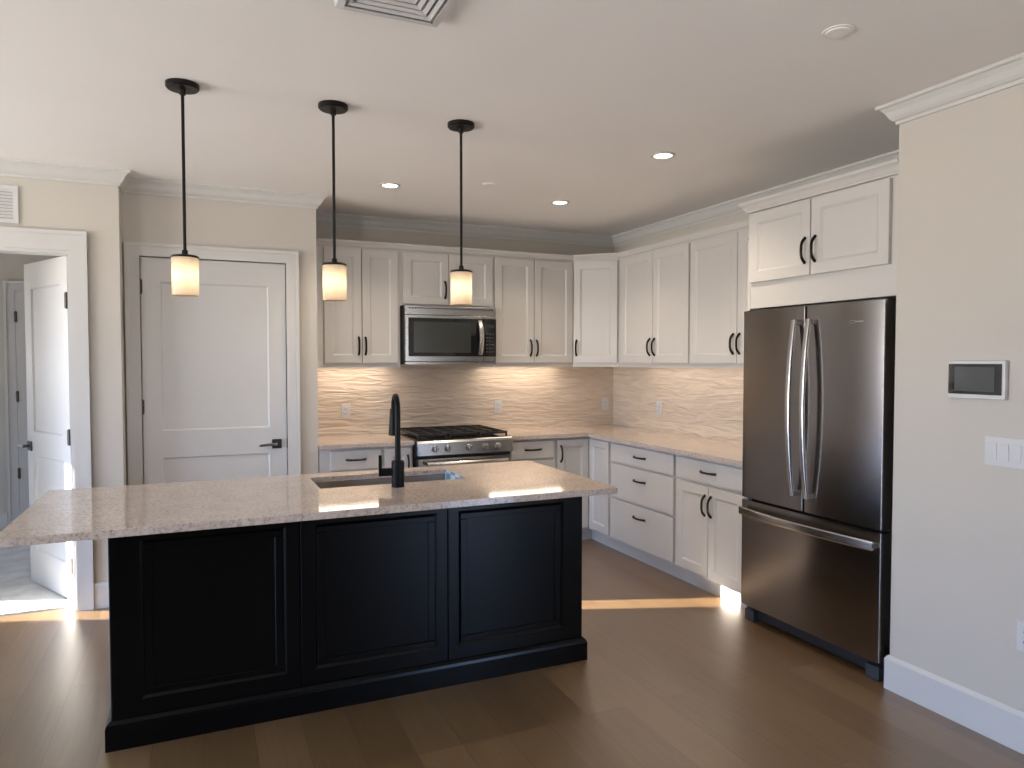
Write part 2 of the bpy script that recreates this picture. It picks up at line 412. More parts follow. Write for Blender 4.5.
for a, b, z0, z1 in RW:
    bm = new(); Y0, Y1 = -4.085, -4.015
    for p, q in (((a,Y0,z0),(a+.06,Y1,z1)), ((b-.06,Y0,z0),(b,Y1,z1)), ((a+.06,Y0,z0),(b-.06,Y1,z0+.07)), ((a+.06,Y0,z1-.06),(b-.06,Y1,z1)), (((a+b)/2-.035,Y0,z0+.07),((a+b)/2+.035,Y1,z1-.06))): add_box(bm, p, q)
    obj('window_%d' % wn, bm, 'trim', kind='structure'); wn += 1
    portal('portal_rear', ((a+b)/2, -4.12, (z0+z1)/2), (PI/2, 0, 0), b-a, z1-z0)

# --- crown moulding and baseboards
CR, CP = .088, .070
crown = [(0, H), (0, H-CR), (.010, H-CR), (.012, H-CR+.014), (.020, H-CR+.018), (.030, H-CR+.030), (.042, H-.034), (.054, H-.020), (.057, H-.016), (.066, H-.014), (CP, H-.008), (CP, H)]
# path keeps the room on its right: walk from the left wall to the rear wall
path = [(-4.6, -4.0), (-4.6, EY), (EX, EY), (EX, DY), (DX, DY), (DX, BY), (RX, BY), (RX, WY), (WX, WY), (WX, WE), (6.2, WE)]
obj('trim_1', add_sweep(new(), path, crown), 'trim', kind='structure')
base = [(0, 0), (.016, 0), (.016, .140), (.010, .150), (.004, .156), (0, .156)]
obj('baseboard_right', add_sweep(new(), [(2.96, WY), (WX, WY), (WX, WE), (6.2, WE)], base), 'trim', kind='structure')
obj('baseboard_doorway', add_sweep(new(), [(-.602, EY), (EX, EY), (EX, DY)], base), 'trim', kind='structure')
obj('baseboard_doorway_left', add_sweep(new(), [(-4.6, EY), (OX0-.09, EY)], base), 'trim', kind='structure')
obj('baseboard_left', add_sweep(new(), [(-4.6, -4.0), (-4.6, EY)], base), 'trim', kind='structure')
obj('baseboard_pantry', add_sweep(new(), [(.652, DY), (DX, DY), (DX, 5.15)], base), 'trim', kind='structure')
obj('baseboard_bedroom', add_sweep(new(), [(-4.2, 7.5), (-1.56, 7.5)], [(o, z+.01) for o, z in base]), 'trim', kind='structure')
def casing(name, xa, xb, zt, y, w=.088, t=.018, z0=0, ysign=-1, hd=None):
    """three sided flat casing with a back band round an opening xa..xb, zt on the wall plane y"""
    bm = new(); ya = y; yb = y + ysign*t; hd = hd or w; yc = y + ysign*(t+.008)
    for p, q in (((xa-w,ya,z0),(xa,yb,zt+hd)), ((xb,ya,z0),(xb+w,yb,zt+hd)), ((xa,ya,zt),(xb,yb,zt+hd)),
                 ((xa-w,ya,z0),(xa-w+.022,yc,zt+hd)), ((xb+w-.022,ya,z0),(xb+w,yc,zt+hd)), ((xa-w+.022,ya,zt+hd-.022),(xb+w-.022,yc,zt+hd))):
        add_box(bm, p, q)
    return obj(name, bm, 'trim', kind='structure')
casing('trim_2', PX0, PX1, PZ, DY, .083)
casing('trim_3', OX0, OX1, OZ, EY, .087, hd=.115)
bm = new()   # jamb lining of the bedroom doorway
for p, q in (((OX1-.018, EY-.004, 0), (OX1, EY+.124, OZ)), ((OX0, EY-.004, 0), (OX0+.018, EY+.124, OZ)), ((OX0+.018, EY-.004, OZ-.018), (OX1-.018, EY+.124, OZ))): add_box(bm, p, q)
obj('trim_4', bm, 'trim', kind='structure')
casing('trim_5', FX0, FX0+.80, 2.125, 7.5, .085, z0=.01)

def hinge(parent, x, y, z):
    bm = new(); add_lathe(bm, [(.0, -.050), (.007, -.050), (.007, .050), (.0, .050)], seg=12); add_box(bm, (-.012, .002, -.044), (.012, .006, .044))
    return obj('hinge', bm, 'nickeld', parent, (x, y, z), True)
def lever(parent, x, yf, z, sgn=-1, back=True):
    bm = new(); add_box(bm, (-.032, -.010, -.032), (.032, 0, .032), .002)
    add_lathe(bm, [(0, -.048), (.010, -.046), (.010, -.010)], axis='y', seg=14)
    h = obj('door_handle', bm, 'nickeld', parent, (x, yf, z), True)
    bm = new(); add_tube(bm, [(0, -.045, 0), (sgn*.03, -.046, .001), (sgn*.07, -.046, -.001), (sgn*.115, -.040, -.006)], 1, 10, flat=(.009, .005, (0, 0, 1)))
    obj('lever', bm, 'nickel', h, smooth=True)
    return h
def panel_door(name, w, h, parent_loc, rz, upper, lower, t=.036):
    bm = new()
    add_panel(bm, 0, w, 0, h, 0, t, panels=[(.112, w-.112, lower[0], lower[1]), (.112, w-.112, upper[0], upper[1])], bev=.010, rec=.010)
    if True:
        d = obj(name, bm, 'trim', kind='structure'); d.location = parent_loc; d.rotation_euler = (0, 0, rz)
    return d
# closed door: leaf x -.335...554, z .012..2.176
d1 = panel_door('door_1', .889, 2.164, (-.335, DY+.008, .012), 0, (1.04, 2.01), (.22, .865))
for z in (.24, 1.20, 1.975): hinge(d1, -.0025, -.004, z)
lever(d1, .822, 0, .925)
box('strike_plate', (.8885, -.006, .89), (.8935, .004, .96), 'nickeld', d1)
# bedroom door standing open into the bedroom: hinge at the right jamb
ang = math.atan2(.615, -.335)
d2 = panel_door('door_2', .70, 2.135, (-.700, 5.108, .020), ang, (1.02, 1.97), (.22, .86))
d2.rotation_euler = (0, 0, ang)
# panels on the face seen from the kitchen
for v in d2.data.vertices: v.co.y = .036-v.co.y if v.co.y < .02 else 0.0 if v.co.y > .0355 else v.co.y
d2.data.flip_normals()
for z in (.22, 1.02, 1.86): hinge(d2, -.004, .044, z)
lv = lever(d2, .648, .036, .92, -1); lv.rotation_euler = (0, 0, PI)
# far bedroom door, closed
d3 = panel_door('door_3', .794, 2.105, (FX0+.003, 7.478, .016), 0, (1.02, 1.97), (.22, .86), .022)
for z in (.50, 1.18, 1.88): hinge(d3, 0.002, -.004, z)

# ------------------------------------------------------------------ cabinets
def add_handle(door, x, z, vertical, L=.132, yf=0, name='handle'):
    return obj(name, arc_pull(L, vertical=vertical), 'bronze', door, (x, yf, z), True)
def door_part(parent, x0, x1, z0, z1, yf, t=.02, hx=None, hz=None, name='door', stile=.058, m='cab', vert=True):
    """door hung on its cabinet; origin at its lower left front corner"""
    d = obj(name, add_panel(new(), 0, x1-x0, 0, z1-z0, 0, t, stile=min(stile, (x1-x0)*.3)), m, parent, (x0, yf, z0))
    if hx is not None: add_handle(d, hx-x0, hz-z0, vert)
    return d
def drawer_part(parent, x0, x1, z0, z1, yf, t=.02, L=.14):
    d = obj('drawer', add_box(new(), (0, 0, 0), (x1-x0, t, z1-z0), .004, 2), 'cab', parent, (x0, yf, z0), True)
    add_handle(d, (x1-x0)/2, max((z1-z0)/2+.003, z1-z0-.085), False, L)
    return d
UD = .325   # carcass depth of wall cabinets
# local frame of a wall cabinet: x along the wall, y = 0 at the carcass front, +y into the wall
def wall_cab(name, label, loc, rz, w, z0, z1, doors, hz, group=None, depth=UD):
    t = thing(name, label, 'cabinet', loc, rz, group)
    bm = new(); lip = .026 if z0 < 1.9 else 0
    add_box(bm, (0, 0, z0+lip), (w, depth, z1))
    if lip:
        add_box(bm, (0, 0, z0), (w, .019, z0+lip)); add_box(bm, (0, .019, z0), (.006, depth, z0+lip)); add_box(bm, (w-.006, .019, z0), (w, depth, z0+lip))
    obj('cabinet_body', bm, 'cab', t)
    for a, b, hx in doors: door_part(t, a, b, z0+.034 if z0 < 1.9 else z0+.012, 2.352, -.021, hx=hx, hz=hz)
    return t
YU = BY - .33; XU = RX - .33
wall_cab('wall_cabinet', 'white two-door wall cabinet at left end above the counter, beside the closed door', (.800, YU, 0), 0, .634, ZU, 2.372, [(.055, .331, .309), (.337, .615, .360)], 1.622)
wall_cab('wall_cabinet', 'short white two-door wall cabinet above the microwave', (1.434, YU, 0), 0, .779, 1.939, 2.372, [(.025, .390, .360), (.396, .766, .425)], 2.07)
wall_cab('wall_cabinet', 'white two-door wall cabinet right of the microwave on the back wall', (2.213, YU, 0), 0, .743, ZU, 2.372, [(.012, .363, .330), (.369, .731, .387)], 1.617)
# diagonal corner cabinet
dA = Vector((2.956, YU)); dB = Vector((XU, 5.128)); dv = dB-dA; dw = dv.length; drz = math.atan2(dv.y, dv.x)
t = thing('corner_wall_cabinet', 'single-door white wall cabinet set diagonally across the kitchen corner', 'cabinet', (dA.x, dA.y, 0), drz)
bm = new()
R_ = Matrix.Rotation(-drz, 4, 'Z')
poly = [(2.956, YU), (XU, 5.128), (RX-.004, 5.128), (RX-.004, BY-.004), (2.956, BY-.004)]
pl = [R_ @ Vector((x-dA.x, y-dA.y, 0)) for x, y in poly]
obj('cabinet_body', add_prism(bm, [(p.x, p.y) for p in pl], ZU, 2.372), 'cab', t)
door_part(t, .012, dw-.012, ZU+.034, 2.352, -.021, hx=.040, hz=1.62)
def rloc(y): return (XU, y, 0)   # right wall: local x runs towards the camera
wall_cab('wall_cabinet', 'white two-door wall cabinet on the right wall, next to the corner cabinet', rloc(5.128), -PI/2, .958, ZU, 2.372, [(.060, .507, .478), (.513, .948, .542)], 1.617)
wall_cab('wall_cabinet', 'white two-door wall cabinet on the right wall, nearest the refrigerator', rloc(4.170), -PI/2, .900, ZU, 2.372, [(.010, .494, .466), (.500, .890, .526)], 1.622)
# small top moulding along the wall cabinets
prof = [(0, 2.372), (.012, 2.372), (.016, 2.384), (.026, 2.398), (.030, 2.404), (.030, ZT), (0, ZT), (-.05, ZT), (-.05, 2.372)]
cm = obj('cabinet_moulding', add_sweep(new(), [(.786, YU), (2.956, YU), (XU, 5.128), (XU, 3.275)], prof), 'cab')
tag(cm, 'slim white moulding running along the tops of the white wall cabinets', 'moulding')
fl = box('filler_strip', (.7665, YU, ZU), (.7995, YU+.02, 2.371), 'cab')
tag(fl, 'narrow white filler strip between the wall corner and left-end wall cabinet', 'trim strip')

# cabinet over the refrigerator
FXc = 2.95
t = thing('wall_cabinet', 'white two-door cabinet over the refrigerator with crown moulding', 'cabinet', (FXc, 3.248, 0), -PI/2)
box('cabinet_body', (0, 0, 1.814), (.985, .62, 2.40), 'cab', t)
door_part(t, .010, .455, 1.962, 2.356, -.021, hx=.424, hz=2.092)
door_part(t, .461, .920, 1.962, 2.356, -.021, hx=.492, hz=2.092)
cp = [(0, 2.366), (.022, 2.366), (.024, 2.374), (.030, 2.382), (.036, 2.395), (.044, 2.405), (.050, 2.409), (.052, 2.413), (.052, 2.424), (0, 2.424)]
obj('crown_moulding', add_sweep(new(), [(.60, -.02), (0, -.02), (0, 0)][:0] or [(0, .60), (0, 0), (.985, 0)], cp), 'cab', t)
ep = box('end_panel', (FXc, 3.2505, 0), (RX-.002, 3.2685, 2.40), 'cab')
tag(ep, 'tall white end panel at left side of the refrigerator', 'panel')

# base cabinets --------------------------------------------------------------
BF = BY - .60; RF = RX - .60    # carcass fronts
ZB = .886; TK = .105
def base_cab(name, label, loc, rz, w, fill=0):
    t = thing(name, label, 'cabinet', loc, rz)
    bm = new(); add_box(bm, (0, 0, TK), (w, .598, ZB-.0005)); add_box(bm, (0, .072, 0), (w, .59, TK))
    obj('cabinet_body', bm, 'cab', t)
    box('toe_board', (0, .058, 0), (w, .0715, TK-.001), 'cab', t)
    return t
t = base_cab('base_cabinet', 'white base cabinet with one drawer, left of the range beside the wall corner', (.772, BF, 0), 0, .452)
drawer_part(t, .075, .436, .726, .866, -.021); door_part(t, .075, .436, .125, .708, -.021, hx=.405, hz=.60)
t = base_cab('base_cabinet', 'narrow white single-door base cabinet touching the left side of the range', (1.225, BF, 0), 0, .230)
door_part(t, .014, .216, .125, .866, -.021, hx=.185, hz=.745)
t = base_cab('base_cabinet', 'white base cabinet with one drawer, right of the range on the back wall', (2.230, BF, 0), 0, .415)
drawer_part(t, .018, .402, .726, .866, -.021); door_part(t, .018, .402, .125, .708, -.021, hx=.05, hz=.60)
# corner unit with two doors meeting in the corner
t = thing('corner_base_cabinet', 'white corner base cabinet with two narrow doors meeting in the kitchen corner', 'cabinet', (2.6455, BF, 0))
ox, oy = 2.6455, BF
poly = [(2.6455, BY-.002), (2.6455, BF), (RF, BF), (RF, 4.800), (RX-.002, 4.800), (RX-.002, BY-.002)]
bm = new(); add_prism(bm, [(x-ox, y-oy) for x, y in poly], TK, ZB-.0005)
poly2 = [(2.6455, BY-.01), (2.6455, BF+.072), (RF+.072, BF+.072), (RF+.072, 4.800), (RX-.01, 4.800), (RX-.01, BY-.01)]
add_prism(bm, [(x-ox, y-oy) for x, y in poly2], 0, TK)
obj('cabinet_body', bm, 'cab', t)
bm = new(); add_box(bm, (0, .058, 0), (RF+.058-ox, .0715, TK-.001)); add_box(bm, (RF+.058-ox, .0715, 0), (RF+.0715-ox, 4.800-oy, TK-.001))
obj('toe_board', bm, 'cab', t)
door_part(t, .018, RF-.024-ox, .125, .866, -.021, hx=.045, hz=.752)
d = obj('door', add_panel(new(), 0, .30, 0, .741, 0, .02, stile=.055), 'cab', t, (RF-.021-ox, -.024, .125), rot=(0, 0, -PI/2))
def rbase(label, y, w): return base_cab('base_cabinet', label, (RF, y, 0), -PI/2, w)
t = rbase('white base cabinet with three stacked drawers on the right wall', 4.7995, .840)
for z0, z1 in ((.726, .866), (.453, .708), (.125, .435)): drawer_part(t, .018, .822, z0, z1, -.021, L=.15)
t = rbase('white base cabinet with one drawer over two doors, beside the refrigerator', 3.959, .690)
drawer_part(t, .018, .676, .726, .866, -.021, L=.15)
door_part(t, .018, .344, .125, .708, -.021, hx=.317, hz=.585); door_part(t, .350, .676, .125, .708, -.021, hx=.377, hz=.585)

# worktops
CF, CRx = BY-.645, RX-.645
o = obj('countertop', add_prism(new(), [(.768, CF), (1.456, CF), (1.456, BY-.011), (.768, BY-.011)], ZB, ZC, .003), 'quartz', smooth=True)
tag(o, 'short beige quartz worktop between the wall corner and the range', 'countertop')
o = obj('countertop', add_prism(new(), [(2.228, BY-.011), (2.228, CF), (CRx, CF), (CRx, 3.2705), (RX-.011, 3.2705), (RX-.011, BY-.011)], ZB, ZC, .003), 'quartz', smooth=True)
tag(o, 'L-shaped beige quartz worktop from the range round the corner to the refrigerator', 'countertop')
# backsplash
bm = new(); add_box(bm, (DX+.001, BY-.010, ZC-.03), (RX-.001, BY, ZU+.03)); obj('trim_6', bm, 'tile', kind='structure')
bm = new(); add_box(bm, (RX-.010, 3.27, ZC-.03), (RX, BY-.010, ZU+.03)); obj('trim_7', bm, 'tile', kind='structure')

# under-cabinet light bars
def light_bar(label, loc, rz, L, m='led'):
    t = thing('under_cabinet_light', label, 'light', loc, rz, 'light bars under the wall cabinets')
    box('housing', (0, -.034, -.008), (L, .034, 0), 'plastic', t, .002)
    box('lens', (.004, -.030, -.0105), (L-.004, .030, -.0082), m, t)
    return t
light_bar('light bar under the left-end wall cabinet', (.815, BY-.155, ZU+.0255), 0, .60)
light_bar('light bar under the wall cabinet right of the microwave', (2.230, BY-.155, ZU+.0255), 0, .71)
light_bar('light bar under the right wall cabinet next to corner cabinet', (RX-.155, 5.10, ZU+.0255), -PI/2, .90, 'led2')
light_bar('light bar under the wall cabinet nearest the refrigerator', (RX-.155, 4.14, ZU+.0255), -PI/2, .84, 'led2')

# ------------------------------------------------------------------ island
IX0, IX1, IY0, IY1 = -.331, 1.760, 3.116, 3.790
t = thing('kitchen_island', 'black panelled kitchen island cabinet on the oak floor', 'kitchen island', (0, 0, 0))
bm = new(); a0, a1, b0, b1 = IX0+.004, IX1-.004, IY0+.021, IY1   # open-topped carcass, so that the sink can hang in it
for p, q in (((a0, b0, 0), (a1, b0+.020, ZB-.0005)), ((a0, b1-.020, 0), (a1, b1, ZB-.0005)), ((a0, b0+.020, 0), (a0+.020, b1-.020, ZB-.0005)),
             ((a1-.020, b0+.020, 0), (a1, b1-.020, ZB-.0005)), ((a0+.020, b0+.020, .09), (a1-.020, b1-.020, .11)),
             ((a0+.68, b0+.020, .11), (a0+.70, b1-.020, ZB-.0005)), ((a1-.40, b0+.020, .11), (a1-.38, b1-.020, ZB-.0005))): add_box(bm, p, q)
obj('cabinet_body', bm, 'black', t)
for a, b in ((IX0+.05, .383), (.388, 1.046), (1.052, IX1-.05)):
    pass
pan = [(IX0, .381, -.217, .318, -.062), (.385, 1.047, .455, .997, 0), (1.051, IX1, 1.112, 1.658, 0)]
spec = [(IX0, .3835, -.224, .327), (.3855, 1.0465, .442, .998), (1.0485, IX1, 1.098, 1.652)]
for a, b, p, q in spec:
    bm = new()
    # raised outer bead then inner recess
    add_panel(bm, a, b, .112, ZB-.001, IY0, .021, panels=[(p, q, .180, ZB-.075)], bev=.012, rec=.007, ch=.003)
    fr = obj('back_panel', bm, 'black', t)
    bm = new(); m0, m1, n0, n1 = p+.026, q-.026, .206, ZB-.101
    for (xa, za), (xb, zb) in (((p+.013,.193),(q-.013,.219)), ((p+.013,ZB-.114),(q-.013,ZB-.088)), ((p+.013,.219),(p+.045,ZB-.114)), ((q-.045,.219),(q-.013,ZB-.114))):
        add_box(bm, (xa, IY0+.0015, za), (xb, IY0+.0075, zb), .002, 1)
    obj('bead', bm, 'black', fr)
bp = [(0, 0), (.020, 0), (.020, .088), (.016, .100), (.008, .108), (.004, .112), (0, .112)]
obj('base_moulding', add_sweep(new(), [(IX1, IY1), (IX1, IY0), (IX0, IY0), (IX0, IY1)][::-1][::-1], bp), 'black', t) if False else None
# room side is outside the island: walk counter-clockwise seen from above with the room on the right
obj('base_moulding', add_sweep(new(), [(IX0, IY1), (IX0, IY0), (IX1, IY0), (IX1, IY1)], bp), 'black', t)
for sx0, sx1 in ((IX0, IX0+.004), (IX1-.004, IX1)):
    box('side_panel', (sx0, IY0+.0215, .1125), (sx1, IY1, ZB-.001), 'black', t)
for k in range(3):
    xa = IX0+.03+k*.69
    door_part_ = obj('door', add_panel(new(), 0, .655, 0, .74, 0, .02), 'black', t, (xa+.655, IY1+.0205, .125), rot=(0, 0, PI))
    obj('handle', arc_pull(), 'bronze', door_part_, (.06, 0, .62), True)
# island worktop with the sink cut-out
SX0, SX1, SY0, SY1 = .512, 1.236, 3.382, 3.722
CX0, CX1, CY0, CY1 = -.643, 1.802, 2.853, 3.842
bm = new()
xs = [CX0, SX0, SX1, CX1]; ys = [CY0, SY0, SY1, CY1]
def grid(z):
    return [[bm.verts.new((x, y, z)) for y in ys] for x in xs]
g0, g1 = grid(ZB), grid(ZC)
for i in range(3):
    for j in range(3):
        if i == 1 and j == 1: continue
        bm.faces.new((g1[i][j], g1[i+1][j], g1[i+1][j+1], g1[i][j+1])); bm.faces.new((g0[i][j], g0[i][j+1], g0[i+1][j+1], g0[i+1][j]))
for i in range(3):
    bm.faces.new((g0[i][0], g0[i+1][0], g1[i+1][0], g1[i][0])); bm.faces.new((g0[i+1][3], g0[i][3], g1[i][3], g1[i+1][3]))
    bm.faces.new((g0[0][i+1], g0[0][i], g1[0][i], g1[0][i+1])); bm.faces.new((g0[3][i], g0[3][i+1], g1[3][i+1], g1[3][i]))
a, b, c, d = (1,1), (2,1), (2,2), (1,2)
for p, q in ((a, b), (b, c), (c, d), (d, a)):
    bm.faces.new((g0[q[0]][q[1]], g0[p[0]][p[1]], g1[p[0]][p[1]], g1[q[0]][q[1]]))
bmesh.ops.recalc_face_normals(bm, faces=bm.faces)
ed = [e for e in bm.edges if len(e.link_faces) == 2 and e.calc_face_angle(0) > 1]
bmesh.ops.bevel(bm, geom=ed, offset=.003, segments=2, affect='EDGES', profile=.5)
o = obj('island_countertop', bm, 'quartz', smooth=True)
tag(o, 'long polished speckled beige quartz top overhanging the black island', 'countertop')
# sink: open steel bowl hung under the cut-out
t = thing('sink', 'rectangular stainless steel undermount sink in the island top', 'sink', ((SX0+SX1)/2, (SY0+SY1)/2, ZB-.20))
bm = new(); hx, hy, dz = (SX1-SX0)/2+.004, (SY1-SY0)/2+.004, .198
def rr(hx, hy, r, n=6):
    out = []
    for cx, cy, a0 in ((hx-r, hy-r, 0), (-hx+r, hy-r, PI/2), (-hx+r, -hy+r, PI), (hx-r, -hy+r, 1.5*PI)):
        for k in range(n+1):
            a = a0+PI/2*k/n; out.append((cx+r*math.cos(a), cy+r*math.sin(a)))
    return out
loops = [(hx+.006, hy+.006, .02, dz), (hx, hy, .018, dz), (hx-.002, hy-.002, .02, .03), (hx-.02, hy-.02, .03, .008), (hx-.05, hy-.05, .04, .004)]
prev = None
outer = [(hx+.006, hy+.006, .02, dz), (hx+.004, hy+.004, .02, 0.0)]
rings = [[bm.verts.new((x, y, z)) for x, y in rr(a_, b_, r_)] for a_, b_, r_, z in loops]
for ra, rb in zip(rings, rings[1:]):
    n = len(ra)
    for i in range(n): bm.faces.new((ra[i], ra[(i+1) % n], rb[(i+1) % n], rb[i]))
bm.faces.new(rings[-1])
o2 = [bm.verts.new((x, y, 0)) for x, y in rr(hx+.004, hy+.004, .02)]
for i in range(len(o2)): bm.faces.new((rings[0][i], o2[i], o2[(i+1) % len(o2)], rings[0][(i+1) % len(o2)]))
bm.faces.new(o2[::-1])
obj('basin', bm, 'sinksteel', t, smooth=True)
bm = new(); add_lathe(bm, [(.0, .0065), (.012, .006), (.016, .009), (.040, .010), (.045, .0055), (.045, .0035)], seg=28); obj('drain', bm, 'nickel', t, smooth=True)
# blue and white paper label still on the sink wall
M['sticker'] = mat('blue_white_label', (.62, .76, .86), .4); tt, b_, N_, L_ = nodes(M['sticker'])
ck = N_('TexChecker'); ck.inputs['Scale'].default_value = 14; ck.inputs['Color1'].default_value = (.68, .76, .80, 1); ck.inputs['Color2'].default_value = (.22, .36, .48, 1)
cc = N_('TexCoord'); L_(cc.outputs['Object'], ck.inputs['Vector']); L_(ck.outputs[0], b_.inputs['Base Color'])
bx = box('sticker', (hx-.0062, hy-.300, dz-.060), (hx-.0050, hy-.010, dz+.031), 'sticker', t); bx['label'] = 'blue and white paper label'

# faucet
fx, fy = .856, 3.285
t = thing('faucet', 'matte black pull-down kitchen faucet standing on the island top', 'faucet', (fx, fy, ZC), math.radians(-7))
bm = new(); add_lathe(bm, [(.031, 0), (.031, .004), (.0305, .006), (.0305, .118), (.028, .124), (.015, .126)], seg=28); obj('body', bm, 'mblack', t, smooth=True)
bm = new(); pts = [(0, 0, .12), (0, 0, .22), (0, 0, .356)]
Rr = .070
for k in range(1, 11):
    a = PI*k/10; pts.append((0, Rr-Rr*math.cos(a), .356+Rr*math.sin(a)))
add_tube(bm, pts, .0135, 14); obj('spout', bm, 'mblack', t, smooth=True)
bm = new(); add_lathe(bm, [(.0145, .004), (.0195, -.004), (.0215, -.04), (.0265, -.122), (.0255, -.130), (.012, -.131)], (0, 2*Rr, .360), 24); obj('spray_head', bm, 'mblack', t, smooth=True)
bm = new(); add_tube(bm, [(-.02, 0, .072), (-.066, 0, .072), (-.078, 0, .072)], 1, 12, flat=(.019, .014, (0, 0, 1)))
add_box(bm, (-.090, -.009, .053), (-.076, .009, .152), .002); obj('lever_handle', bm, 'mblack', t, smooth=True)

# ------------------------------------------------------------------ range
t = thing('range', 'stainless steel gas range with black grates and front knobs', 'range', (1.461, 5.743-.69, 0))
w = .761
box('body', (.002, .035, .03), (w-.002, .665, .905), 'rubber', t)
box('cooktop', (0, .012, .9055), (w, .672, .926), 'bglass', t, .003)
bm = new()   # sloping control panel with a rolled top edge
prof_ = [(.030, .915), (.012, .922), (-.004, .916), (-.012, .900), (-.022, .810), (.034, .806)]
lo = [bm.verts.new((0, y, z)) for y, z in prof_]; hi = [bm.verts.new((w, y, z)) for y, z in prof_]
bm.faces.new(lo); bm.faces.new(hi[::-1])
for i in range(6): bm.faces.new((lo[i], lo[(i+1) % 6], hi[(i+1) % 6], hi[i]))
cpn = obj('control_panel', bm, 'steelm', t)
for x in (.135, .235, .405, .535, .635):
    bm = new(); add_lathe(bm, [(.0, -.034), (.018, -.034), (.0205, -.030), (.0215, -.004), (.026, -.003), (.026, 0)], axis='y', seg=24)
    add_box(bm, (-.003, -.042, -.019), (.003, -.033, .019), .001)
    obj('knob', bm, 'steelb', t, (x, -.0165, .858), True, rot=(math.radians(6), 0, 0))
od = obj('oven_door', add_box(new(), (.004, -.012, .190), (w-.004, .034, .784), .004), 'steel', t, smooth=True)
box('window', (.10, -.0145, .30), (w-.10, -.0115, .64), 'bglass', od, .003)
bm = new(); pts = [(.06+.64*k/16, -.060-.018*math.sin(PI*k/16), .752) for k in range(17)]
add_tube(bm, pts, .0165, 14)
for x in (.072, .688): add_box(bm, (x-.012, -.062, .742), (x+.012, -.011, .762), .003)
obj('handle', bm, 'steelb', od, smooth=True)
box('storage_drawer', (.004, -.010, .040), (w-.004, .034, .182), 'steel', t, .004)
for gx in (.020, .265, .510):
    bm = new(); gw = .232; z0, z1 = .944, .962
    for y in (.05, .20, .34, .48, .63): add_box(bm, (gx, y-.006, z0), (gx+gw, y+.006, z1), .002, 1)
    for x in (gx, gx+gw/2-.006, gx+gw-.012): add_box(bm, (x, .044, z0), (x+.012, .636, z1), .002, 1)
    for x in (gx, gx+gw-.012):
        for y in (.05, .34, .63): add_box(bm, (x, y-.006, .9262), (x+.012, y+.006, z0+.002))
    obj('grate', bm, 'iron', t)
for x, y in ((.135, .20), (.135, .49), (.381, .34), (.626, .20), (.626, .49)):
    bm = new(); add_lathe(bm, [(.050, .9262), (.050, .932), (.038, .934), (.034, .940), (.0, .942)], (x, y, 0), 24); obj('burner', bm, 'iron', t, smooth=True)

# ------------------------------------------------------------------ microwave
t = thing('microwave', 'stainless steel over-the-range microwave under the short wall cabinet', 'microwave', (1.445, BY-.425, 0))
w = .752; z0, z1 = 1.482, 1.9385
box('body', (0, .020, z0), (w, .414, z1), 'rubber', t)
box('vent_trim', (0, -.004, 1.866), (w, .0195, z1-.002), 'steelm', t, .003)
bm = new()
for k in range(30): add_box(bm, (.03+k*.0235, -.0052, 1.912), (.045+k*.0235, -.0035, 1.922))
obj('vent_slot', bm, 'rubber', t)
d = obj('door', add_box(new(), (0, -.010, z0+.022), (.640, .0195, 1.864), .004), 'steelm', t, smooth=True)
box('window', (.026, -.0125, 1.545), (.6395, -.0095, 1.842), 'bglass', d, .002)
box('window_frame', (.066, -.0136, 1.574), (.535, -.0124, 1.812), mat('window_mesh', (.030, .032, .028), .18), d)
bm = new(); pts = [(.610, -.018-.038*math.sin(PI*k/12)**.6, 1.560+.265*k/12) for k in range(13)]
add_tube(bm, pts, 1, 12, flat=(.019, .008, (1, 0, 0))); obj('handle', bm, 'steelb', d, smooth=True)
box('control_panel', (.643, -.0125, 1.545), (w, .0195, 1.842), 'bglass', t, .003)
box('panel_trim', (.643, -.010, z0+.022), (w, .0195, 1.5445), 'steelm', t, .003); box('panel_trim', (.643, -.010, 1.8425), (w, .0195, 1.864), 'steelm', t, .003)
box('display', (.662, -.0133, 1.77), (.735, -.0120, 1.80), mat('grey_display', (.03, .035, .04), .2), t)
bm = new()
for i in range(3):
    for j in range(6): add_box(bm, (.664+i*.025, -.0131, 1.575+j*.028), (.682+i*.025, -.0120, 1.590+j*.028))
obj('keypad', bm, mat('keypad_grey', (.04, .04, .042), .4), t)
box('bottom_trim', (0, -.006, z0-.001), (w, .0195, z0+.020), 'steelm', t, .002)

# ------------------------------------------------------------------ refrigerator
FY0, FY1, FX = 2.306, 3.240, 2.886
fw = FY1-FY0
t = thing('refrigerator', 'dark stainless french-door refrigerator standing beside the front right wall', 'refrigerator', (FX, FY1, 0), -PI/2)
box('body', (.004, .078, .045), (fw-.004, .680, 1.780), mat('fridge_side', (.022, .021, .022), .45), t, .004)
def curved_door(x0, x1, z0, z1, t_=.066, bow=.005, xc=None, half=None):
    """door with a front gently bowed along its width"""
    bm = new(); n = 18; e = .010; front = []
    xc = fw/2; half = fw/2
    def yf(x): return bow*((x-xc)/half)**2
    pts = [(x0, t_)]
    for k in range(n+1):
        x = x0+(x1-x0)*k/n
        d = min(x-x0, x1-x); r = 0 if d >= e else e-math.sqrt(max(0, e*e-(e-d)**2))
        pts.append((x, yf(x)+r))
        if k == 0 or k == n-1:
            for f in (.15, .4, .7):
                xx = x+(x1-x0)/n*f*(e/((x1-x0)/n)) if k == 0 else x1-(e*(1-f))
                d = min(xx-x0, x1-xx); r = e-math.sqrt(max(0, e*e-(e-min(d, e))**2)); pts.append((xx, yf(xx)+r))
    pts.append((x1, t_))
    add_prism(bm, pts, z0, z1, .0025)
    return bm
zt = 1.796
dl = obj('door', curved_door(0, fw/2-.003, .722, zt), 'steel', t, smooth=True)
dr = obj('door', curved_door(fw/2+.003, fw, .722, zt), 'steel', t, smooth=True)
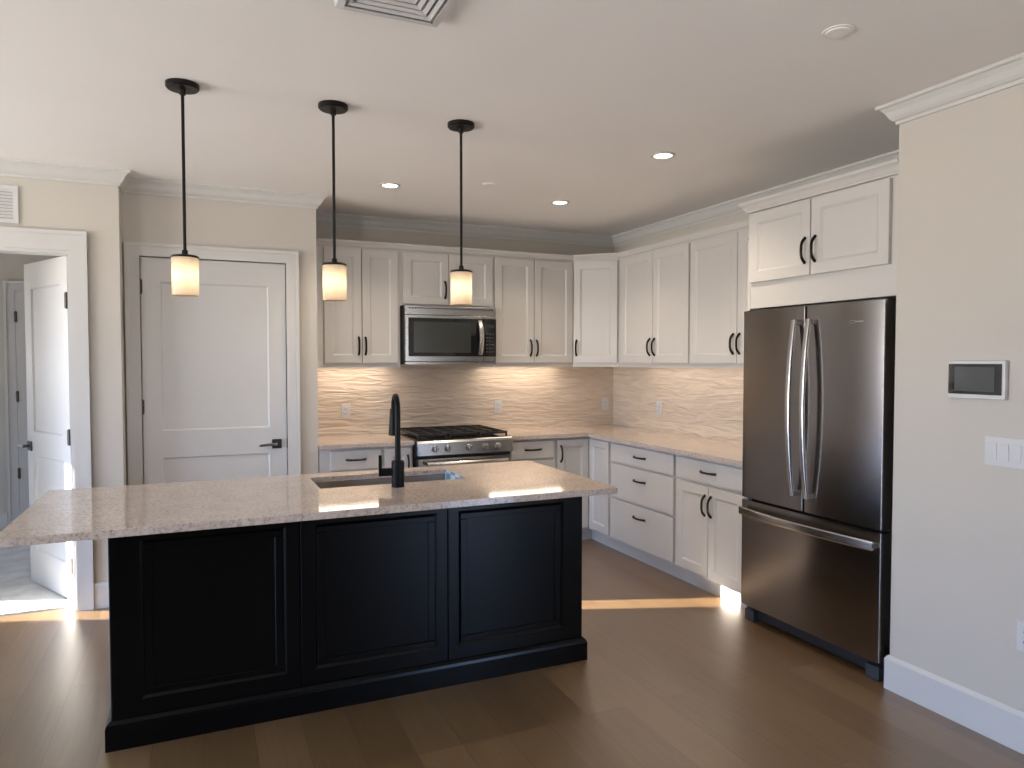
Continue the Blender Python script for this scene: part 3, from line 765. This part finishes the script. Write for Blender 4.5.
fd = obj('freezer_drawer', curved_door(0, fw, .095, .708), 'steel', t, smooth=True)
for dd, x in ((dl, fw/2-.052), (dr, fw/2+.044)):
    bm = new(); pts = [(x, -.012-.052*math.sin(PI*(.06+.88*k/20))**.75, .800+.925*k/20) for k in range(21)]
    add_tube(bm, pts, 1, 14, flat=(.0145, .009, (1, 0, 0)))
    for z in (.812, 1.713): add_box(bm, (x-.011, -.030, z-.014), (x+.011, .004, z+.014), .003)
    obj('handle', bm, 'steelb', dd, smooth=True)
bm = new(); pts = [(.022+(fw-.044)*k/20, -.014-.045*math.sin(PI*(.05+.90*k/20))**.75, .648) for k in range(21)]
add_tube(bm, pts, 1, 14, flat=(.023, .008, (0, 0, 1)))
for x in (.034, fw-.034): add_box(bm, (x-.013, -.032, .637), (x+.013, .012, .659), .003)
obj('handle', bm, 'steelb', fd, smooth=True)
box('top_hinge_cover', (.01, .030, 1.7805), (fw-.01, .30, 1.802), 'rubber', t, .003)
box('toe_grille', (.05, .055, .018), (fw-.05, .120, .086), 'rubber', t, .004)
for x in (.035, fw-.075): box('foot', (x-.02, .024, 0), (x+.055, .09, .066), 'foot', t, .006)
for x in (.06, fw-.06): box('rear_foot', (x-.03, .58, 0), (x+.03, .64, .045), 'rubber', t)
# small chrome maker's emblem high on the right door: a slim swoosh ring and a bar
bm = new(); pts = [(.018*math.cos(a)-.012, -.0012, .0065*math.sin(a)) for a in [2*PI*k/22*.86+.4 for k in range(23)]]
add_tube(bm, pts, .0013, 6); add_box(bm, (.004, -.0016, -.003), (.048, .001, .003), .0006, 1)
obj('emblem', bm, 'nickel', dr, (.770, .0012, 1.700), True)

# ------------------------------------------------------------------ pendants
def pendant(label, x, y):
    t = thing('pendant_light', label, 'pendant light', (x, y, 1.785), 0, 'pendant lights over the island')
    top = H-1.785
    bm = new(); add_lathe(bm, [(.0655, top-.0005), (.0655, top-.016), (.060, top-.022), (.014, top-.024), (.012, top-.045), (.0, top-.045)], seg=36); obj('canopy', bm, 'bronze', t, smooth=True)
    bm = new(); add_lathe(bm, [(.0065, .170), (.0065, top-.040)], seg=12); obj('rod', bm, 'bronze', t, smooth=True)
    bm = new(); add_lathe(bm, [(.011, .190), (.013, .171), (.048, .168), (.0545, .163), (.0545, .157), (.0, .1570)], seg=32); obj('cap', bm, 'bronze', t, smooth=True)
    bm = new(); add_lathe(bm, [(.0525, .1568), (.0525, .0)], seg=40)
    bmesh.ops.delete(bm, geom=[f for f in bm.faces if len(f.verts) > 4], context='FACES')
    inn = bmesh.ops.duplicate(bm, geom=bm.faces[:])['geom']
    for v in inn:
        if isinstance(v, bmesh.types.BMVert): v.co.x *= .0485/.0525; v.co.y *= .0485/.0525
    be = [e for e in bm.edges if e.is_boundary]; bmesh.ops.bridge_loops(bm, edges=[e for e in be if abs(e.verts[0].co.z) < 1e-4])
    be = [e for e in bm.edges if e.is_boundary]; bmesh.ops.bridge_loops(bm, edges=be)
    obj('shade', bm, 'shade', t, smooth=True)
    bm = new(); add_lathe(bm, [(.010, .1565), (.010, .122)], seg=16); sk = obj('socket', bm, 'bronze', t, smooth=True)
    bm = new(); add_lathe(bm, [(.0, .045), (.012, .050), (.019, .066), (.020, .080), (.014, .100), (.010, .1195)], seg=20); obj('bulb', bm, 'bulb', t, smooth=True)
    return t
PEND = [(-.047, 3.290), (.568, 3.285), (1.179, 3.292)]
p0 = pendant('leftmost of the three black pendant lights, hanging in front of the closed door', *PEND[0])
dup(p0, (PEND[1][0], PEND[1][1], 1.785), 'middle of the three black pendant lights, before the left-end wall cabinet')
dup(p0, (PEND[2][0], PEND[2][1], 1.785), 'rightmost of the three black pendant lights, hanging in front of the microwave')

# recessed downlights
def downlight(label, x, y):
    t = thing('recessed_downlight', label, 'ceiling light', (x, y, H), 0, 'recessed downlights')
    bm = new(); add_lathe(bm, [(.068, -.0005), (.068, -.004), (.062, -.007), (.052, -.0075), (.050, -.003), (.050, -.0005)], seg=36)
    obj('trim_ring', bm, 'plastic', t, smooth=True)
    bm = new(); add_lathe(bm, [(.049, -.0005), (.049, -.003), (.0, -.0035)], seg=36); obj('lens', bm, 'down', t, smooth=True)
    lamp('downlight_lamp', 'SPOT', (0, 0, -.02), 44, (1, .84, .66), t, spot_size=math.radians(125), spot_blend=.8, shadow_soft_size=.045)
    return t
q0 = downlight('lit recessed ceiling light between the middle and rightmost pendant lights', 1.161, 4.617)
dup(q0, (2.413, 4.616, H), 'lit recessed ceiling light nearest the kitchen corner')
dup(q0, (2.391, 3.335, H), 'lit recessed ceiling light nearest the refrigerator and camera')
def cover(label, x, y):
    bm = new(); add_lathe(bm, [(.0, -.009), (.034, -.009), (.040, -.0075), (.041, -.004), (.052, -.0035), (.053, -.0005)], (0, 0, 0), 36)
    o = obj('sprinkler_cover', bm, 'ceil', loc=(x, y, H), smooth=True); return tag(o, label, 'sprinkler', 'ceiling sprinkler covers')
cover('round white ceiling cover plate near the front right wall', 2.055, 1.846)
cover('small round white ceiling cover plate beside the rightmost pendant, near the downlights', 1.751, 4.33)

# ceiling air diffuser: nested square louvres
t = thing('ceiling_vent', 'square white louvred air diffuser on the ceiling at top edge', 'vent', (.583, 2.172, H))
s = .172
def sq(bm, a, b, za, zb):
    lo = [bm.verts.new((x*a, y*a, za)) for x, y in ((-1,-1),(1,-1),(1,1),(-1,1))]; hi = [bm.verts.new((x*b, y*b, zb)) for x, y in ((-1,-1),(1,-1),(1,1),(-1,1))]
    lo2 = [bm.verts.new((v.co.x, v.co.y, v.co.z-.003)) for v in lo]; hi2 = [bm.verts.new((v.co.x, v.co.y, v.co.z-.003)) for v in hi]
    for i in range(4):
        j = (i+1) % 4
        bm.faces.new((lo[i], lo[j], hi[j], hi[i])); bm.faces.new((lo2[j], lo2[i], hi2[i], hi2[j])); bm.faces.new((lo[j], lo[i], lo2[i], lo2[j])); bm.faces.new((hi[i], hi[j], hi2[j], hi2[i]))
bm = new(); sq(bm, s, s-.003, -.0005, -.018); sq(bm, s-.003, s-.026, -.018, -.021); obj('frame', bm, 'plastic', t)
box('backing', (-s+.03, -s+.03, -.002), (s-.03, s-.03, -.0003), 'plasticg', t)
for k, a in enumerate((.136, .112, .088, .064, .040)):
    bm = new(); sq(bm, a, a-.013, -.018+.0032*k, -.012+.0026*k); obj('louvre', bm, 'plastic', t)
box('centre_plate', (-.020, -.020, -.0065), (.020, .020, -.003), 'plastic', t, .002)
# wall return grille above the doorway
t = thing('wall_vent', 'white louvred return air grille high on the wall above the bedroom doorway', 'vent', (-1.135, EY, 2.415))
bm = new()
for p, q in (((-.19, -.012, .085), (.19, 0, .106)), ((-.19, -.012, -.106), (.19, 0, -.085)), ((-.19, -.012, -.085), (-.165, 0, .085)), ((.165, -.012, -.085), (.19, 0, .085))): add_box(bm, p, q)
obj('frame', bm, 'plastic', t)
box('backing', (-.165, -.002, -.085), (.165, -.0003, .085), 'plasticg', t)
for k in range(9):
    z = -.078+k*.0185
    bm = new(); vs = [bm.verts.new(p) for p in ((-.165,-.010,z),(.165,-.010,z),(.165,-.003,z+.015),(-.165,-.003,z+.015),(-.165,-.0088,z-.0012),(.165,-.0088,z-.0012),(.165,-.0022,z+.0135),(-.165,-.0022,z+.0135))]
    for f in ((0,1,2,3),(7,6,5,4),(0,4,5,1),(3,2,6,7),(0,3,7,4),(1,5,6,2)): bm.faces.new([vs[i] for i in f])
    obj('louvre', bm, 'plastic', t)

# ------------------------------------------------------------------ wall plates
def outlet(label, loc, rz):
    t = thing('power_outlet', label, 'outlet', loc, rz, 'white duplex outlets')
    box('cover_plate', (-.036, -.006, -.058), (.036, 0, .058), 'plastic', t, .002)
    for z in (-.020, .020):
        r = box('receptacle', (-.017, -.009, z-.015), (.017, -.0062, z+.015), 'plastic', t, .002)
        bm = new(); add_box(bm, (-.008, -.0095, z-.004), (-.006, -.0088, z+.006)); add_box(bm, (.006, -.0095, z-.003), (.008, -.0088, z+.005)); add_box(bm, (-.002, -.0095, z-.010), (.002, -.0088, z-.006))
        obj('slot', bm, 'rubber', r)
    return t
u0 = outlet('white outlet on the backsplash left of the faucet and range', (1.070, BY-.0102, 1.109), 0)
dup(u0, (2.390, BY-.0102, 1.110), 'white outlet on the backsplash just right of the range')
dup(u0, (3.475, BY-.0102, 1.106), 'white outlet on the back backsplash tight by the kitchen corner')
dup(u0, (RX-.0102, 4.997, 1.110), 'white outlet on the right wall backsplash', -PI/2)
dup(u0, (WX-.0002, 1.670, .450), 'white outlet low on the front right wall near the baseboard', -PI/2)
# switch plate, three rockers and more beyond the picture edge
t = thing('light_switch', 'white multi-rocker light switch plate below the wall touch panel', 'light switch', (WX-.0002, 1.844, 1.153), -PI/2)
box('cover_plate', (0, -.006, -.058), (.205, 0, .058), 'plastic', t, .002)
for k in range(4):
    r = box('rocker', (.016+k*.046, -.0095, -.034), (.048+k*.046, -.0062, .034), 'plastic', t, .002)
# alarm touch panel
t = thing('touch_panel', 'white framed black glass touch panel on the front right wall', 'control panel', (WX-.0002, 1.992, 1.358), -PI/2)
box('housing', (0, -.022, 0), (.232, 0, .156), 'plastic', t, .005)
box('screen', (.003, -.0245, .018), (.220, -.0222, .142), 'bglass', t, .001)
box('display', (.030, -.0252, .030), (.192, -.0246, .130), mat('lcd_display', (.055, .062, .060), .08, spec=.6), t)

for o in S.objects:
    if o.type == 'MESH' and o.parent is None and 'kind' not in o and 'label' not in o: print('UNTAGGED', o.name)
